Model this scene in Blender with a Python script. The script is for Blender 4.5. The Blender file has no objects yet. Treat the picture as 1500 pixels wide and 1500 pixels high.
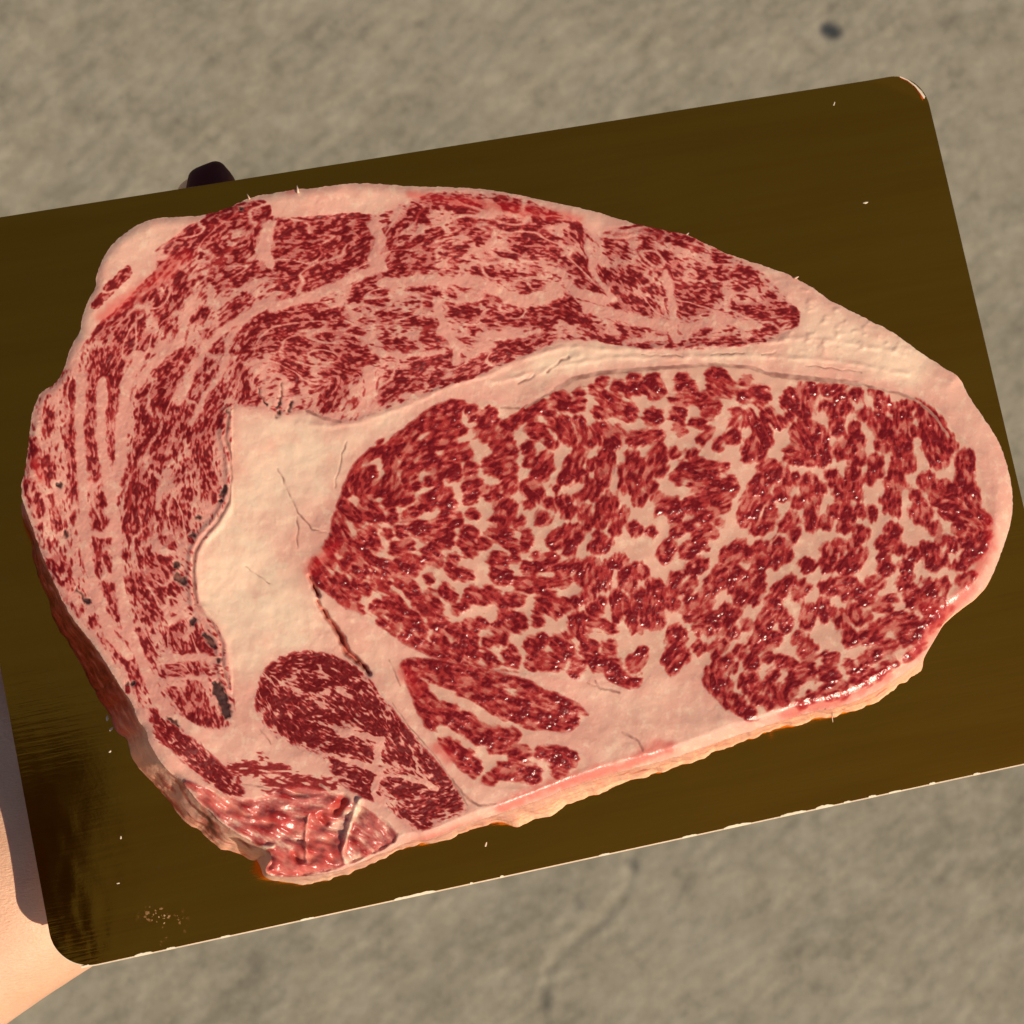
import bpy, math
import numpy as np
from mathutils import Matrix, Vector

scene = bpy.context.scene
col = scene.collection
U = 0.084                                       # half the card's height in metres; card top is z = 0, x along its long side
FPX = 3600.0
ROT = np.array([[0.96528727, -0.20463451, 0.16231204], [-0.18100137, -0.97210774, -0.14914775], [0.18830557, 0.11459172, -0.97540235]])
CAM = np.array([-1.28002448, -0.81094864, 6.55720207])*U

# ---- camera -----------------------------------------------------------------
cam = bpy.data.cameras.new('camera')
cam.sensor_width = 36.0
cam.lens = 36.0*FPX/1500.0
cam.clip_start = 0.01; cam.clip_end = 1000.0
cam.dof.use_dof = True
cam.dof.focus_distance = 0.552
cam.dof.aperture_fstop = 48.0
cam_o = bpy.data.objects.new('camera', cam); col.objects.link(cam_o)
m4 = Matrix.Identity(4)
for r in range(3):
    m4[r][0] = ROT[0][r]; m4[r][1] = -ROT[1][r]; m4[r][2] = -ROT[2][r]; m4[r][3] = CAM[r]
cam_o.matrix_world = m4
scene.camera = cam_o

# ---- daylight ---------------------------------------------------------------
SUN_ELEV = math.radians(43)
sh = .70*ROT[0]+.72*ROT[1]; sh[2] = 0; sh /= np.linalg.norm(sh)          # towards the sun, along the ground
sdir = np.array([sh[0]*math.cos(SUN_ELEV), sh[1]*math.cos(SUN_ELEV), math.sin(SUN_ELEV)])
world = bpy.data.worlds.new('World'); scene.world = world; world.use_nodes = True
wn = world.node_tree
sky = wn.nodes.new('ShaderNodeTexSky'); sky.sky_type = 'NISHITA'; sky.sun_disc = False
sky.sun_elevation = SUN_ELEV
sky.sun_rotation = math.atan2(sh[0], sh[1])
sky.air_density = 1.0; sky.dust_density = 1.0; sky.ozone_density = .0
wn.links.new(sky.outputs[0], wn.nodes['Background'].inputs[0])
wn.nodes['Background'].inputs[1].default_value = 0.064
sun = bpy.data.lights.new('sun', 'SUN'); sun.energy = 4.8; sun.angle = math.radians(.53); sun.color = (1.0, .86, .67)
sun_o = bpy.data.objects.new('sun', sun); col.objects.link(sun_o)
sun_o.rotation_euler = Vector(sdir).to_track_quat('Z', 'Y').to_euler()
scene.view_settings.view_transform = 'Standard'
scene.view_settings.look = 'None'
scene.view_settings.exposure = -0.12
scene.view_settings.gamma = 1.0

# ---- helpers ----------------------------------------------------------------
def face(px, py, z):                            # photo measurement -> point on the plane at height z (metres)
    px = np.asarray(px, float); py = np.asarray(py, float); z = np.asarray(z, float)
    a = (px-750)/FPX; b = (py-750)/FPX
    d = a[..., None]*ROT[0]+b[..., None]*ROT[1]+ROT[2]
    t = (z-CAM[2])/d[..., 2]
    return CAM+d*t[..., None]

def tag(o, label=None, cat=None, kind=None, group=None):
    if label: o['label'] = label
    if cat: o['category'] = cat
    if kind: o['kind'] = kind
    if group: o['group'] = group
    return o

def mesh_obj(name, verts, faces, mat, parent=None, smooth=True):
    me = bpy.data.meshes.new(name)
    verts = np.asarray(verts, np.float32)
    if isinstance(faces, np.ndarray):
        n = len(faces); k = faces.shape[1]
        me.vertices.add(len(verts)); me.vertices.foreach_set('co', verts.ravel())
        me.loops.add(n*k); me.loops.foreach_set('vertex_index', faces.astype(np.int32).ravel())
        me.polygons.add(n); me.polygons.foreach_set('loop_start', np.arange(0, n*k, k, dtype=np.int32)); me.polygons.foreach_set('loop_total', np.full(n, k, np.int32))
        me.update(calc_edges=True)
    else:
        me.from_pydata([tuple(map(float, v)) for v in verts], [], faces); me.update()
    if smooth: me.polygons.foreach_set('use_smooth', np.ones(len(me.polygons), bool))
    if mat: me.materials.append(mat)
    o = bpy.data.objects.new(name, me); col.objects.link(o)
    if parent: o.parent = parent
    return o

def attr3(me, name, arr):                       # three scalar fields on the vertices
    a = me.attributes.new(name, 'FLOAT_COLOR', 'POINT')
    c = np.ones((len(me.vertices), 4), np.float32); c[:, :3] = arr
    a.data.foreach_set('color', c.ravel())

def empty(name, loc=(0, 0, 0)):
    o = bpy.data.objects.new(name, None); col.objects.link(o); o.location = loc; o.empty_display_size = .02
    return o

class NT:                                       # small node-tree writer
    def __init__(s, name):
        s.m = bpy.data.materials.new(name); s.m.use_nodes = True; s.t = s.m.node_tree; s.p = s.t.nodes['Principled BSDF']
    def put(s, sock, v):
        if hasattr(v, 'is_output'): s.t.links.new(v, sock)
        elif isinstance(v, (tuple, list)) and sock.type == 'RGBA' and len(v) == 3: sock.default_value = (*v, 1)
        else: sock.default_value = v
    def n(s, typ, out=0, ins=None, **kw):
        nd = s.t.nodes.new(typ)
        for k, v in kw.items(): setattr(nd, k, v)
        for k, v in (ins or {}).items(): s.put(nd.inputs[k], v)
        return nd.outputs[out]
    def math(s, op, a, b=None, c=None, clamp=False):
        i = {0: a}
        if b is not None: i[1] = b
        if c is not None: i[2] = c
        return s.n('ShaderNodeMath', ins=i, operation=op, use_clamp=clamp)
    def mix(s, f, a, b, bt='MIX'):
        nd = s.t.nodes.new('ShaderNodeMix'); nd.data_type = 'RGBA'; nd.blend_type = bt
        s.put(nd.inputs[0], f); s.put(nd.inputs[6], a); s.put(nd.inputs[7], b); return nd.outputs[2]
    def rng(s, v, a, b, c=0.0, d=1.0, smooth=True):
        return s.n('ShaderNodeMapRange', ins={0: v, 1: a, 2: b, 3: c, 4: d}, interpolation_type='SMOOTHSTEP' if smooth else 'LINEAR')
    def coord(s, scale=(1, 1, 1), rot=0.0, which='Object'):
        c = s.n('ShaderNodeTexCoord', which)
        return s.n('ShaderNodeMapping', ins={0: c, 2: (0, 0, rot), 3: scale})
    def noise(s, vec, scale, det=3.0, rough=.55, out=0, dist=0.0):
        return s.n('ShaderNodeTexNoise', out, ins={'Vector': vec, 'Scale': scale, 'Detail': det, 'Roughness': rough, 'Distortion': dist})
    def bump(s, h, strength, dist, normal=None):
        i = {'Height': h, 'Strength': strength, 'Distance': dist}
        if normal is not None: i['Normal'] = normal
        return s.n('ShaderNodeBump', ins=i)
    def set(s, **kw):
        for k, v in kw.items(): s.put(s.p.inputs[k.replace('_', ' ')], v)
        return s.m
# ---- traced layout of the steak (coordinates measured on the cut face, 1 unit = 0.158 mm) ----
OUT = """437,277 400,283 365,289 340,303 300,316 260,318 230,319 205,327 180,343 160,363 147,385 141,405 141,420 133,432 125,450 119,470
119,484 108,500 100,520 95,540 88,552 75,567 62,572 52,590 45,612 43,640 40,665 37,690 32,705 31,722 35,738 45,765 55,795 65,820 78,850
92,880 105,905 122,925 140,948 155,970 170,995 185,1018 197,1036 200,1052 215,1070 217,1085 228,1105 245,1130 262,1138 275,1155 290,1175 310,1190
325,1206 348,1222 372,1234 396,1246 398,1260 386,1276 398,1284 430,1285 480,1280 520,1268 545,1255 570,1246 605,1230 625,1231 650,1221 680,1209
705,1200 740,1190 790,1172 830,1155 880,1138 950,1120 1000,1106 1060,1084 1120,1064 1180,1045 1220,1038 1268,1022 1298,1003 1322,988 1350,968
1365,943 1380,915 1392,903 1412,888 1440,865 1458,835 1470,800 1482,765 1484,725 1478,690 1465,650 1450,625 1432,600 1413,570 1405,552
1390,543 1345,515 1310,487 1270,468 1235,450 1215,440 1195,425 1175,413 1165,407 1150,400 1120,390 1090,380 1060,370 1030,355 1005,343
960,335 920,325 880,312 840,302 800,295 750,283 700,276 650,274 600,273 560,270 520,268 490,271 460,276"""
EYE = """455,818 450,835 458,858 480,870 500,890 530,900 560,920 585,940 620,958 660,972 700,977 740,985 800,987 830,997 860,994 882,987 895,1002
930,1012 947,997 962,972 972,985 985,994 1000,978 1022,962 1032,985 1025,1000 1045,1022 1070,1047 1100,1060 1140,1048 1180,1042 1220,1032 1270,1015 1310,985
1350,960 1375,925 1395,895 1425,865 1450,810 1459,770 1449,740 1442,710 1434,680 1422,650 1402,638 1387,608 1362,588 1320,575 1280,566
1200,553 1130,546 1090,536 1000,535 900,541 840,553 800,580 770,595 735,593 720,588 690,588 650,583 610,611 585,633 555,643 535,660
510,690 500,718 493,740 485,763 481,785 468,800 455,814"""
CAP = """1178,470 1140,430 1110,396 1060,374 1000,347 900,332 872,354 850,330 800,302 700,283 620,286 560,318 545,316 470,322 400,322 380,308 330,308 270,340
235,375 228,400 335,602 345,592 375,595 420,605 450,600 500,620 545,602 660,562 740,530 830,492 880,497 950,510 1050,508 1130,496"""
SIDE = """228,400 190,440 145,480 130,500 110,530 85,560 60,580 45,640 35,710 55,790 90,870 130,920 180,980 205,1035 222,1060 240,1050 262,1040 300,1066
335,1064 342,1040 333,990 326,930 300,905 286,880 281,810 316,765 336,720 336,640 335,602"""
OVAL = """375,1010 385,980 410,960 440,953 480,955 510,968 540,990 570,1030 600,1070 640,1115 670,1150 687,1185 680,1195 640,1210 605,1222 588,1205 560,1180
530,1168 500,1150 482,1130 475,1110 440,1098 400,1080 385,1060 372,1040"""
INNER = """582,965 615,962 700,975 790,1000 868,1042 850,1062 830,1075 790,1070 760,1078 780,1090 830,1092 866,1112 850,1135 800,1150 740,1155 700,1148
665,1120 640,1085 615,1055 598,1010"""
STRIP = """220,1050 238,1048 262,1065 300,1095 335,1128 365,1165 345,1172 305,1150 262,1112 236,1080"""
RAW = """262,1140 300,1152 345,1172 380,1170 430,1150 490,1160 530,1180 560,1200 590,1228 540,1255 480,1278 430,1284 398,1282 388,1274 398,1258 372,1234 320,1200 285,1170"""
# bundles of lean: x,y-x,y-... r ; coarse bundles of the eye muscle
EYEB = """690,687 10;690,713 12;690,730 8;692,753 6;688,780 9;690,600-695,612 6;622,618-665,590 14;655,620 18;630,645-675,630 6;650,640 9;608,617-585,638-570,655-543,665-528,675-513,692 5;557,645 5;600,633-592,662 12;628,657-600,662 8;647,652 8
570,668-573,683 8;660,664-678,661 11;595,686-600,698 10;602,695-616,681 6;635,678-648,688-663,690 12;627,707-642,703 6;600,716-608,711 6;575,703-578,716 9;562,706 6;561,719 6
540,695 10;522,695-524,713 10;508,717 9;540,722-548,715 10;572,740 8;588,733-598,730 7;628,735-650,725-655,738 12;535,742-555,755 9;540,758 6;500,740-520,758-528,764 7
492,760-497,785 11;575,757 6;600,754-613,746 7;658,757-668,760 8;610,773-633,780-650,770 11;590,778 8;655,785 8;543,780 9;567,782 6;530,784 5
717,608-708,633 11;757,617-775,602-790,592 8;745,623 8;817,583-825,590 10;805,605 7;840,595-850,592 6;735,645-742,660 14;720,680-740,685 13;745,690 10;780,627-790,633 9;775,657 9
805,648 7;778,677 8;800,670 6;813,620 7;825,620-833,640 10;850,618-852,630 8;880,578 7;897,588-910,598 9;882,602 9;922,602 10;880,633-897,645 13;865,642 10;905,638 10
850,662-835,687-828,700 8;850,697 9;868,680 7;888,668-885,690-883,700 10;863,707 5;800,683-785,697 10;775,715-783,722 11;747,703-745,715 9;725,718 5;715,730-730,725 4;703,713 8
930,643-948,640 10;920,690-933,683-920,710 12;940,700 12;935,728 10;925,670 9;742,740-735,762 12;762,765 8;775,738 5;815,718 5;805,738 6;825,738-832,748 10;850,728-873,718 6;866,729 4
795,760 9;892,735-880,760 12;858,748-860,765 7;912,750-900,775 6;830,775-818,787 6;847,775-845,787 7;723,780-742,787 9;772,787 7;930,775 8;875,785 5
958,558-962,575 10;1000,557 9;1013,572-1000,570 9;1050,550-1057,565 13;1070,570 8;1043,572 6;1092,558 6;1105,573-1120,578 8;1090,583 8;1113,588 7;1030,580 5;985,587-1020,587 3
930,558 8;905,565 7;880,560 6;925,572 8;945,565 8;870,572 5;850,575 5
1038,602-1045,595 10;958,610 11;993,607 10;993,625 6;998,632 5;1017,618-1030,620 4;960,638 9;965,665-962,683 13;988,663 5;1013,665-1015,675 7;1028,645-1040,630 4;1053,650 7;1072,640 10
1077,603 5;1100,608-1098,615 8;1077,620 6;1123,608 9;1110,623-1120,635 10;1102,650-1097,667 9;1113,663 8;1125,645 7;1142,617 9;1155,613 6;1160,585-1177,597-1183,573 13
1175,633-1195,640 17;1165,665-1190,668 14;1120,686-1132,683 8;1145,695-1150,710-1147,722 11;1165,702 8;1117,707-1100,735-1095,757 13;1127,732 6;1005,690-1040,688 12;993,697 9;1063,687 4
1025,708-1065,715 14;965,730 8;970,745-985,740 10;990,755 10;1015,740-1055,728 13;1030,755-1045,748 9;1058,742 8;1010,768 7;990,778 8;1040,778-1025,785 8;1053,765 4;953,712 7;953,780 6
1130,750-1122,768-1110,776 8;1170,735 9;1187,705-1185,722 9;1160,760-1150,770 9;1187,750-1187,770 6;1162,783 9;1195,730 7
1210,570-1230,565 8;1233,592-1225,600 13;1210,595 7;1255,578 8;1227,621 9;1227,632 6;1253,627 7;1265,608 8;1283,577 7;1293,590 9;1307,597 7;1330,593 6;1287,620-1300,632 14;1323,617 12
1290,653 7;1320,650-1325,675 14;1313,687 11;1312,705-1305,733 11;1300,745 6;1323,712 5;1357,613-1365,635 13;1368,657-1375,670 14;1340,630 6;1392,653 8;1415,668-1413,698-1410,715 11
1422,720-1425,738 10;1358,705-1362,712 11;1385,713 8;1372,730-1400,730 12;1343,728 7;1345,748-1352,755 12;1385,748-1410,757 9;1425,755-1440,762 10;1370,775 9;1400,773-1420,778 5
1238,655-1255,648 11;1255,670 11;1228,665 7;1283,675-1285,690 9;1273,702 8;1250,695 8;1247,710-1235,722 12;1220,697-1222,705 8;1253,722 9;1235,738 9;1242,755-1225,750 9;1275,752 9
1260,748 7;1210,765 8;1235,772 8;1260,782 9;1308,750 7;1308,775 9;1203,648-1203,672 8;1203,715 6;1355,600 6;1345,590 5;1375,620 8;1385,640 8
483,800 10;503,797-520,815 13;548,797 9;537,803 6;460,830-468,842-477,855 10;483,822 10;507,827-525,835 12;545,822-560,828-580,837 6;555,845-560,855 10;590,838-603,840 4;585,853-598,852 6
497,855-505,875 12;488,865 9;525,855-535,862 7;515,890-525,893 6;518,872 7;553,890 10;575,883-583,900 13;580,912 9;600,912 13;617,922 7;613,907 6;572,928 7;560,915 7;592,820-610,825 10
580,803-595,800 8;630,810-638,820 9;638,795-655,792 9;663,820-662,832 6;667,840-685,842 6;683,797-690,805 9;627,848 4;604,867 9;617,883-633,887 11;628,870 6;650,862-662,877 6;678,888-668,893 5
693,870 11;640,895 7;650,910-633,915 5;665,923 9;688,920-687,940 11;643,932-648,950 8;600,938-625,950-640,957 7;592,936 6;670,953 9;650,960-660,970 7;692,957 8;667,965 6
708,797 7;750,798 9;768,800 7;728,820-738,822 9;752,818 7;727,840-742,845 8;790,825-805,820 11;773,828 6;778,840 8;760,855-773,858 8;790,855 8;820,835-835,828 7;808,855-832,852 5
813,795-825,793 9;833,803 9;875,800-885,795 9;850,827 6;853,847 10;870,825-868,848 7;888,833-883,855 8;907,822 10;918,840-920,855 10;937,838 10;905,878-908,890 10;867,862 8
938,877-933,895 12;930,915 10;903,905 6;897,923 6;715,868-725,875 8;705,878 6;747,880-758,877 8;738,888 7;745,910-757,912 14;733,935 9;728,920 6;715,940 6;705,912 7;800,878-813,890 13
790,893 6;788,910 8;825,885 8;843,883 7;858,873 7;872,893 9;880,883 6;847,908-845,922 10;867,913-887,915 6;855,932 5;783,948 13;795,935 6;820,943-827,952 13;747,958-750,970 9
800,970 11;817,970 10;780,972 8;863,950 11;877,970 12;892,950 9;847,973 8;842,985 7;900,972 7;940,957-927,975 8;897,988-917,997 8;933,1000 6;708,957-725,972 5
983,800-975,812 10;1005,808-1017,802 8;1028,798 6;1013,833-1028,827 8;990,848-985,862 9;1005,863 8;1015,852 5;958,862-962,890-960,910 12;985,885 9;1012,880 7;1070,815-1083,803 12
1058,842-1033,875-1017,895 12;1093,812 11;1117,803 10;1143,802-1148,812 12;1110,827-1120,818 9;1138,822 8;1110,840-1097,847 10;1080,840 8;1077,860 10;1085,877 9;1110,860-1103,875 9
1013,903-1043,903 8;1065,897-1058,917 10;1078,897 6;1023,920 8;1038,927 5;1025,948 8;990,932 13;990,962 18;987,982 8;1182,828 9;1158,852-1142,865 8;1180,860 7;1167,873 7
1133,883-1125,905-1115,922 10;1145,897 6;1095,915 7;1075,928 7;1057,945-1048,953 8;1083,953 8;1108,945-1133,935 10;1150,913 9;1100,970 10;1125,963 6;1053,968 8;1072,977 7;1067,963 6
1043,990-1045,1005 13;1063,1003-1058,1018 9;1097,1000 13;1078,1027 8;1065,1032 6;1132,990 8;1125,1007 8;1110,1025 7;1142,1012-1147,1023 10;1158,1010 8;1130,1030 8;1100,1045 8;1085,1042 6
1187,893-1183,910 9;1172,937 9;1183,953 13;1145,970 9;1160,977 9;1183,975 8;1163,993-1188,987 8;1192,1022 7;1175,1030 5
1213,808-1213,827 10;1230,800 8;1248,803 9;1250,823-1240,830 12;1265,810 6;1220,858-1233,857 10;1210,862 8;1240,872 7;1247,852 6;1295,798-1310,795 10;1298,832 10;1293,818 7;1320,805 6;1340,813 7
1327,830 8;1330,840 7;1363,810-1367,823 12;1380,818 8;1355,800 6;1408,827-1425,810-1438,800 8;1397,828 5;1408,853-1420,845 6;1280,853 8;1258,867 8;1267,882-1278,873 7;1293,880-1307,878 5
1290,857 5;1287,890-1300,890 6;1323,855 7;1333,873-1337,883 6;1338,862 6;1250,893-1255,907 8;1233,903-1233,915 7;1240,925-1247,940 8;1270,903 6;1217,897 7;1205,885-1205,900 8
1272,933-1293,917-1313,910-1333,910 10;1317,923 6;1350,870-1383,857 7;1358,852 6;1358,890-1380,885 9;1358,917-1388,898 9;1345,930-1327,937 8;1303,947-1283,958-1267,967 8;1350,948-1333,962 6
1308,973-1293,978 5;1217,965 9;1220,990 9;1207,987 8;1255,990 11;1275,982 7;1242,972 5;1210,1015-1230,1005 9;1233,1015 9;1267,1000 6;1290,990 5;1430,785 9;1415,795 7;1395,800 8;1445,785 6;1380,790 7"""
# finer bundles of the cap and side muscles
CAPB = """187,397-165,418-140,447 9;245,375-290,345-330,320-380,310 19;370,335-365,355 10;350,373-330,370 11;310,360 15;430,345-520,335 26;535,325 8;420,375-520,375 24;420,400-500,395 20;470,420 10
233,407-190,450-150,485 13;265,415-240,455 16;300,400-350,378 9;195,480-175,510-160,540 16;215,500-190,525-170,570-163,620-165,660 12;142,520-133,600-135,650-140,690 9
103,565-105,620-108,680 8;73,610-70,625 8;67,673-72,690 8;50,650-52,680 6;300,455-290,465 7;243,478 7;265,480-255,500 5;300,488 6;355,442-330,465 9;320,418-390,390 10;410,400-425,425 13
450,422-480,412 7;275,520-240,540 12;255,555-215,580-235,585 12;248,565 12;213,608-218,625 15;245,600-247,635 8;205,650-235,650 13;195,680 12;310,515-285,545 11;317,497 9
277,570-265,600-267,630 8;332,515-318,550-305,565 8;328,573 6;310,580-290,610-297,665 16;322,605 10;257,655 9;467,452-400,463-360,480-345,495 8;380,495-470,480 20;352,545-355,575-370,590 12
415,530-440,545 15;365,515 13;430,575 5;485,530-497,560-480,590 14
613,305-640,293-700,300 10;733,293-770,305-810,322 9;843,335-855,350 8;555,360-590,330-615,312 12;580,380-635,347 13;680,325-705,340 15;655,367-680,363 6;590,397-628,380 9;665,383 6
715,375-730,378 9;750,365-795,360 12;735,328-800,345 13;835,347 10;700,395-750,405 8;783,393 8;765,420-790,420 8;518,412-570,400 8;455,420-485,412 6;640,400-660,398 4
840,385-885,415 15;808,368 13;850,415 7;515,432-565,422 5;605,425-635,428 8;530,445-560,440 6;665,425-725,437 10;655,455-690,460 12;628,448 6;560,465-630,475 9;535,470 6;467,470-500,465 12
500,480-520,490 12;420,500-510,505 17;425,520 12;620,495-655,500 6;570,508-600,508 9;610,527-655,520-665,535 10;673,523 5;485,530-540,522 11;480,540 12;520,545 10;520,590 6;483,575 12
580,560-605,553 17;635,555-660,550 11;555,575 11;545,592-580,580 5;720,470-790,465 12;695,485 9;820,440-850,470 13;810,462 12;800,490-735,515 13;685,548-725,520 11;675,553 6;875,485-900,495 8
895,345-950,333-1020,358 10;960,350 12;895,365-915,370 9;950,375-985,393 16;880,415-925,402 16;905,440-950,450 12;945,415-965,425 6;970,460-980,470 6;985,430-1045,430 13;1000,455-1035,450 8
1030,400-1085,398 9;1100,405-1112,415 6;1050,375 9;905,475-935,488 6;870,485-900,500-950,503 6;965,490-985,500 5;1005,477-1025,475 4;1020,492-1035,485 5;1090,455-1160,455 9;1130,435 8
1085,425 9;1075,450 6;1105,482 5;1120,485-1140,478 5;1165,470 7;985,505-1120,500 3;1070,492 4
43,710-47,735 9;60,740-60,770 5;80,735-85,750 5;82,770 7;72,800 6;85,820-95,830 8;75,830 6;100,855 7;97,880 6;137,912 7;115,895 6;155,935 6;170,950 6;107,670 8;105,700-110,755 5
130,620-137,665-142,700 11;130,735-145,765 12;150,730 9;147,790-150,815 11;143,835 8;157,860-172,900 7;163,830 6;195,690-193,735 14;217,715-213,760 17;190,765 11;195,785-215,780 10
247,740-260,765 13;233,675 11;262,697 8;273,722 8;277,750 8;275,785 8;250,795 10;300,695-310,720 13;313,727 8;293,650-300,630 13;318,620 9;277,680 6;183,813 8;217,828-240,833 16
200,855-235,868 17;247,877 9;213,898-235,900 11;207,930-220,955 8;255,855 8;258,915-253,940 12;293,935-302,950 11;277,950 10;247,985-295,977 10;253,1015 9;283,1005-287,1045 14;305,1050 13
320,1058 7;265,1030 9;187,960-205,1000 7;187,1000-190,1010 6;227,1047 6"""
OVALB = """400,985-430,968-480,970 12;500,980-530,1010-550,1040 14;395,1010-420,1030 16;450,1000-490,995 14;440,1040-480,1055 17;490,1030-510,1040 14;400,1050-440,1075 13;460,1080-500,1095 12
540,1060-580,1070 15;520,1090-540,1105 11;570,1100-600,1110 14;500,1125-535,1140 13;500,1145-530,1155 10;575,1145-620,1165 14;620,1110-650,1150 13;660,1175-640,1185 15;600,1185-620,1200 14
520,1165-545,1165 8;580,1040-600,1080 9;380,1030 8"""
INNERB = """590,983-610,1010-630,1035 9;613,973-660,990-700,1010-740,1035-790,1050-830,1057 14;667,977-725,990-785,1003 6;765,1012-820,1027-860,1040 4;828,1055 10
620,1037-665,1050-700,1075-745,1080 11;630,1060 8;655,1097-690,1125 12;725,1095-740,1092 6;760,1105 12;735,1130-780,1135 9;800,1098-830,1110 12;820,1130 8;715,1145 6;600,985 9;650,985-690,1000 9"""
STRIPB = """238,1070-300,1115-335,1148 15;353,1160 7;226,1050 6;358,1120-417,1127 8;385,1110 7;395,1152-470,1157 13;430,1143-485,1150 10;340,1125-420,1132 8"""
# fat seams: x,y-... half-width
SEAM = """227,640-185,710-168,800-185,900-215,985-250,1040 0;513,1073-557,1083-553,1110-547,1127-557,1133-547,1160-567,1190-600,1220 4;557,1133-600,1140-640,1155 2;487,1107-547,1127 3;600,1090-612,1130-640,1155 1.5;470,1060-513,1073 2
150,560-148,640-157,700-168,760-172,830-182,900-200,950-225,1010-245,1050 6;205,520-185,560-178,620-176,680-165,720 7;118,560-116,640-122,720-125,800-135,850-160,930-190,960 6;280,440-262,500-225,530-205,560 5
360,468-335,500-325,545-300,580-280,620 3;400,440-330,480-300,510-275,560-262,590 4;560,390-500,415-440,440-400,450 6;560,415-640,410-700,415 6;700,415-760,440-820,430 6;640,440-650,480-670,510-668,530 5;545,330-560,350-545,380 6
860,355-870,400-900,440-850,430-830,415 3;860,450-930,470-980,475 6;975,400-985,445-990,500 4;930,500-975,495 3;395,330-385,360-395,385 6;700,490-740,495-790,485 3;540,540-545,575-530,600 6;545,515-600,520-650,515 2.5
230,800-255,810 3;240,890-250,912-270,900 3;240,965-300,962-325,970 3;245,995-300,992 2;600,1065-640,1090 3;640,1010-690,1030-730,1060-790,1070 7;680,1060-720,1085-790,1085 4;1000,480-1060,470-1110,478 5
130,780-160,785 2.5;250,690-235,720-230,745 2.5;350,610-395,592-415,590 3"""
FLOW = """1000,420-1100,450;900,400-960,460;620,310-780,330;600,480-700,470;450,400-520,360;440,500-500,520;460,980-540,1020-570,1080;420,1080-380,1010;620,1180-660,1150;200,700-210,800;280,900-240,850;280,950-300,1040;1230,1000-1300,960;1100,900-1160,800;1230,620-1220,740;1400,800-1380,880;1320,640-1310,740;640,700-700,660;900,700-880,800;700,940-560,860"""
# oxidised dark spots and gristle lines
DARK = """87,710 4;96,782 4;330,712-325,725 4;323,733 3;290,757 4;280,783 5;257,828 5;258,843-268,852 5;281,910 6;300,930-312,945 4.5;320,967 4;317,1005-325,1020-332,1045 7.5;128,880 5;112,862-123,876 2
408,605 4.5;378,568-383,582-391,592 1.5;413,560-412,580-406,598 1.3;427,588-424,601 2;353,305 3.5;333,602 2.5;195,1000 3;186,1000 2.5;245,1052-262,1062 2.5"""
BROWN = """770,597-790,585-815,570 1.2;815,570-840,555-880,546-940,541 3.4;940,541-1040,534-1100,538-1130,549 2.6;1130,549-1200,556-1260,562 3.6;1260,562-1295,572-1320,577-1345,588-1370,610-1390,640 1.6
735,597-760,598 1.6;335,605-330,640-338,665-340,700-335,735-318,765-295,790-285,810-283,840-285,865-287,885 1.6;287,885-310,910-325,940-327,980-336,1005 0.9;450,602-472,612-498,618 2
872,998-878,1008-907,1014 1.8;912,1073-935,1085-942,1100 1.8;571,967-580,990-587,1005 0.8;575,1030-600,1065-640,1110-685,1180 0.8;662,1142-680,1165-700,1180-725,1178 1.6;355,1148-395,1155 1
470,1150-482,1158 2.2;381,1068-397,1090 1"""
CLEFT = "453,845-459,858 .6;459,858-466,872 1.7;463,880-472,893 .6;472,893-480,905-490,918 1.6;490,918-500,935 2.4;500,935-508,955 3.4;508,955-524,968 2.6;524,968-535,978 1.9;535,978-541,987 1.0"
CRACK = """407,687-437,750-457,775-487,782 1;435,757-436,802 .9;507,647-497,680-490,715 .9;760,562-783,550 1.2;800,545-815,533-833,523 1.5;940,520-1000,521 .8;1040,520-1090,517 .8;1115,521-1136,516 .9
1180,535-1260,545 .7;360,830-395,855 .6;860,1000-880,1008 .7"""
RIDGE = """440,617-480,626-525,618-600,593-665,562-720,548-760,528-830,508-900,512-980,508-1090,504-1180,495-1260,505-1330,520 3;820,535-900,524-1000,523-1100,521-1220,528-1330,548 2.5;720,560-790,545-850,520 3"""
BLOOD = """1350,888-1385,897-1420,860 10;1430,840-1452,800-1450,760 7;1385,897-1365,925-1340,955 7;1300,985-1230,1025-1150,1045 9;735,1183-770,1165-830,1145-900,1125-980,1095 9;400,1265-430,1270-490,1240 20;450,1235-470,1250 16;380,1200-440,1215-480,1195 9
455,835-490,800 10;590,985-610,1010 10;640,1095-660,1110 9;600,1240-700,1205 5;455,1195-500,1180 8;300,1170-350,1190 10;150,465-240,400-270,375 9;600,285-850,320 6;420,279-432,278 4;48,680-60,700 7;940,1105-965,1090 6"""
# ---- fields on the cut face -------------------------------------------------
G = 1.34
X0, Y0, X1, Y1 = 22.0, 258.0, 1494.0, 1300.0
NX, NY = 1100, 780
gx, gy = np.meshgrid(X0+G*np.arange(NX), Y0+G*np.arange(NY))
rng = np.random.default_rng(7)

def poly(s): return np.array([[float(v) for v in p.split(',')] for p in s.split()])
def strokes(s):
    out = []
    for e in s.replace('\n', ';').split(';'):
        e = e.strip()
        if not e: continue
        f = e.split()
        out.append((np.array([[float(v) for v in p.split(',')] for p in f[0].split('-')]), float(f[1]) if len(f) > 1 else 1.0))
    return out

def inside(P, x, y):
    r = np.zeros(x.shape, bool); Q = np.roll(P, 1, 0)
    for (xa, ya), (xb, yb) in zip(P, Q):
        if ya == yb: continue
        c = (ya > y) != (yb > y)
        r ^= c & (x < (xb-xa)*(y-ya)/(yb-ya)+xa)
    return r

def segd(x, y, a, b):
    d = b-a; L = d@d+1e-9
    t = np.clip(((x-a[0])*d[0]+(y-a[1])*d[1])/L, 0, 1)
    return np.hypot(x-a[0]-t*d[0], y-a[1]-t*d[1])

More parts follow.
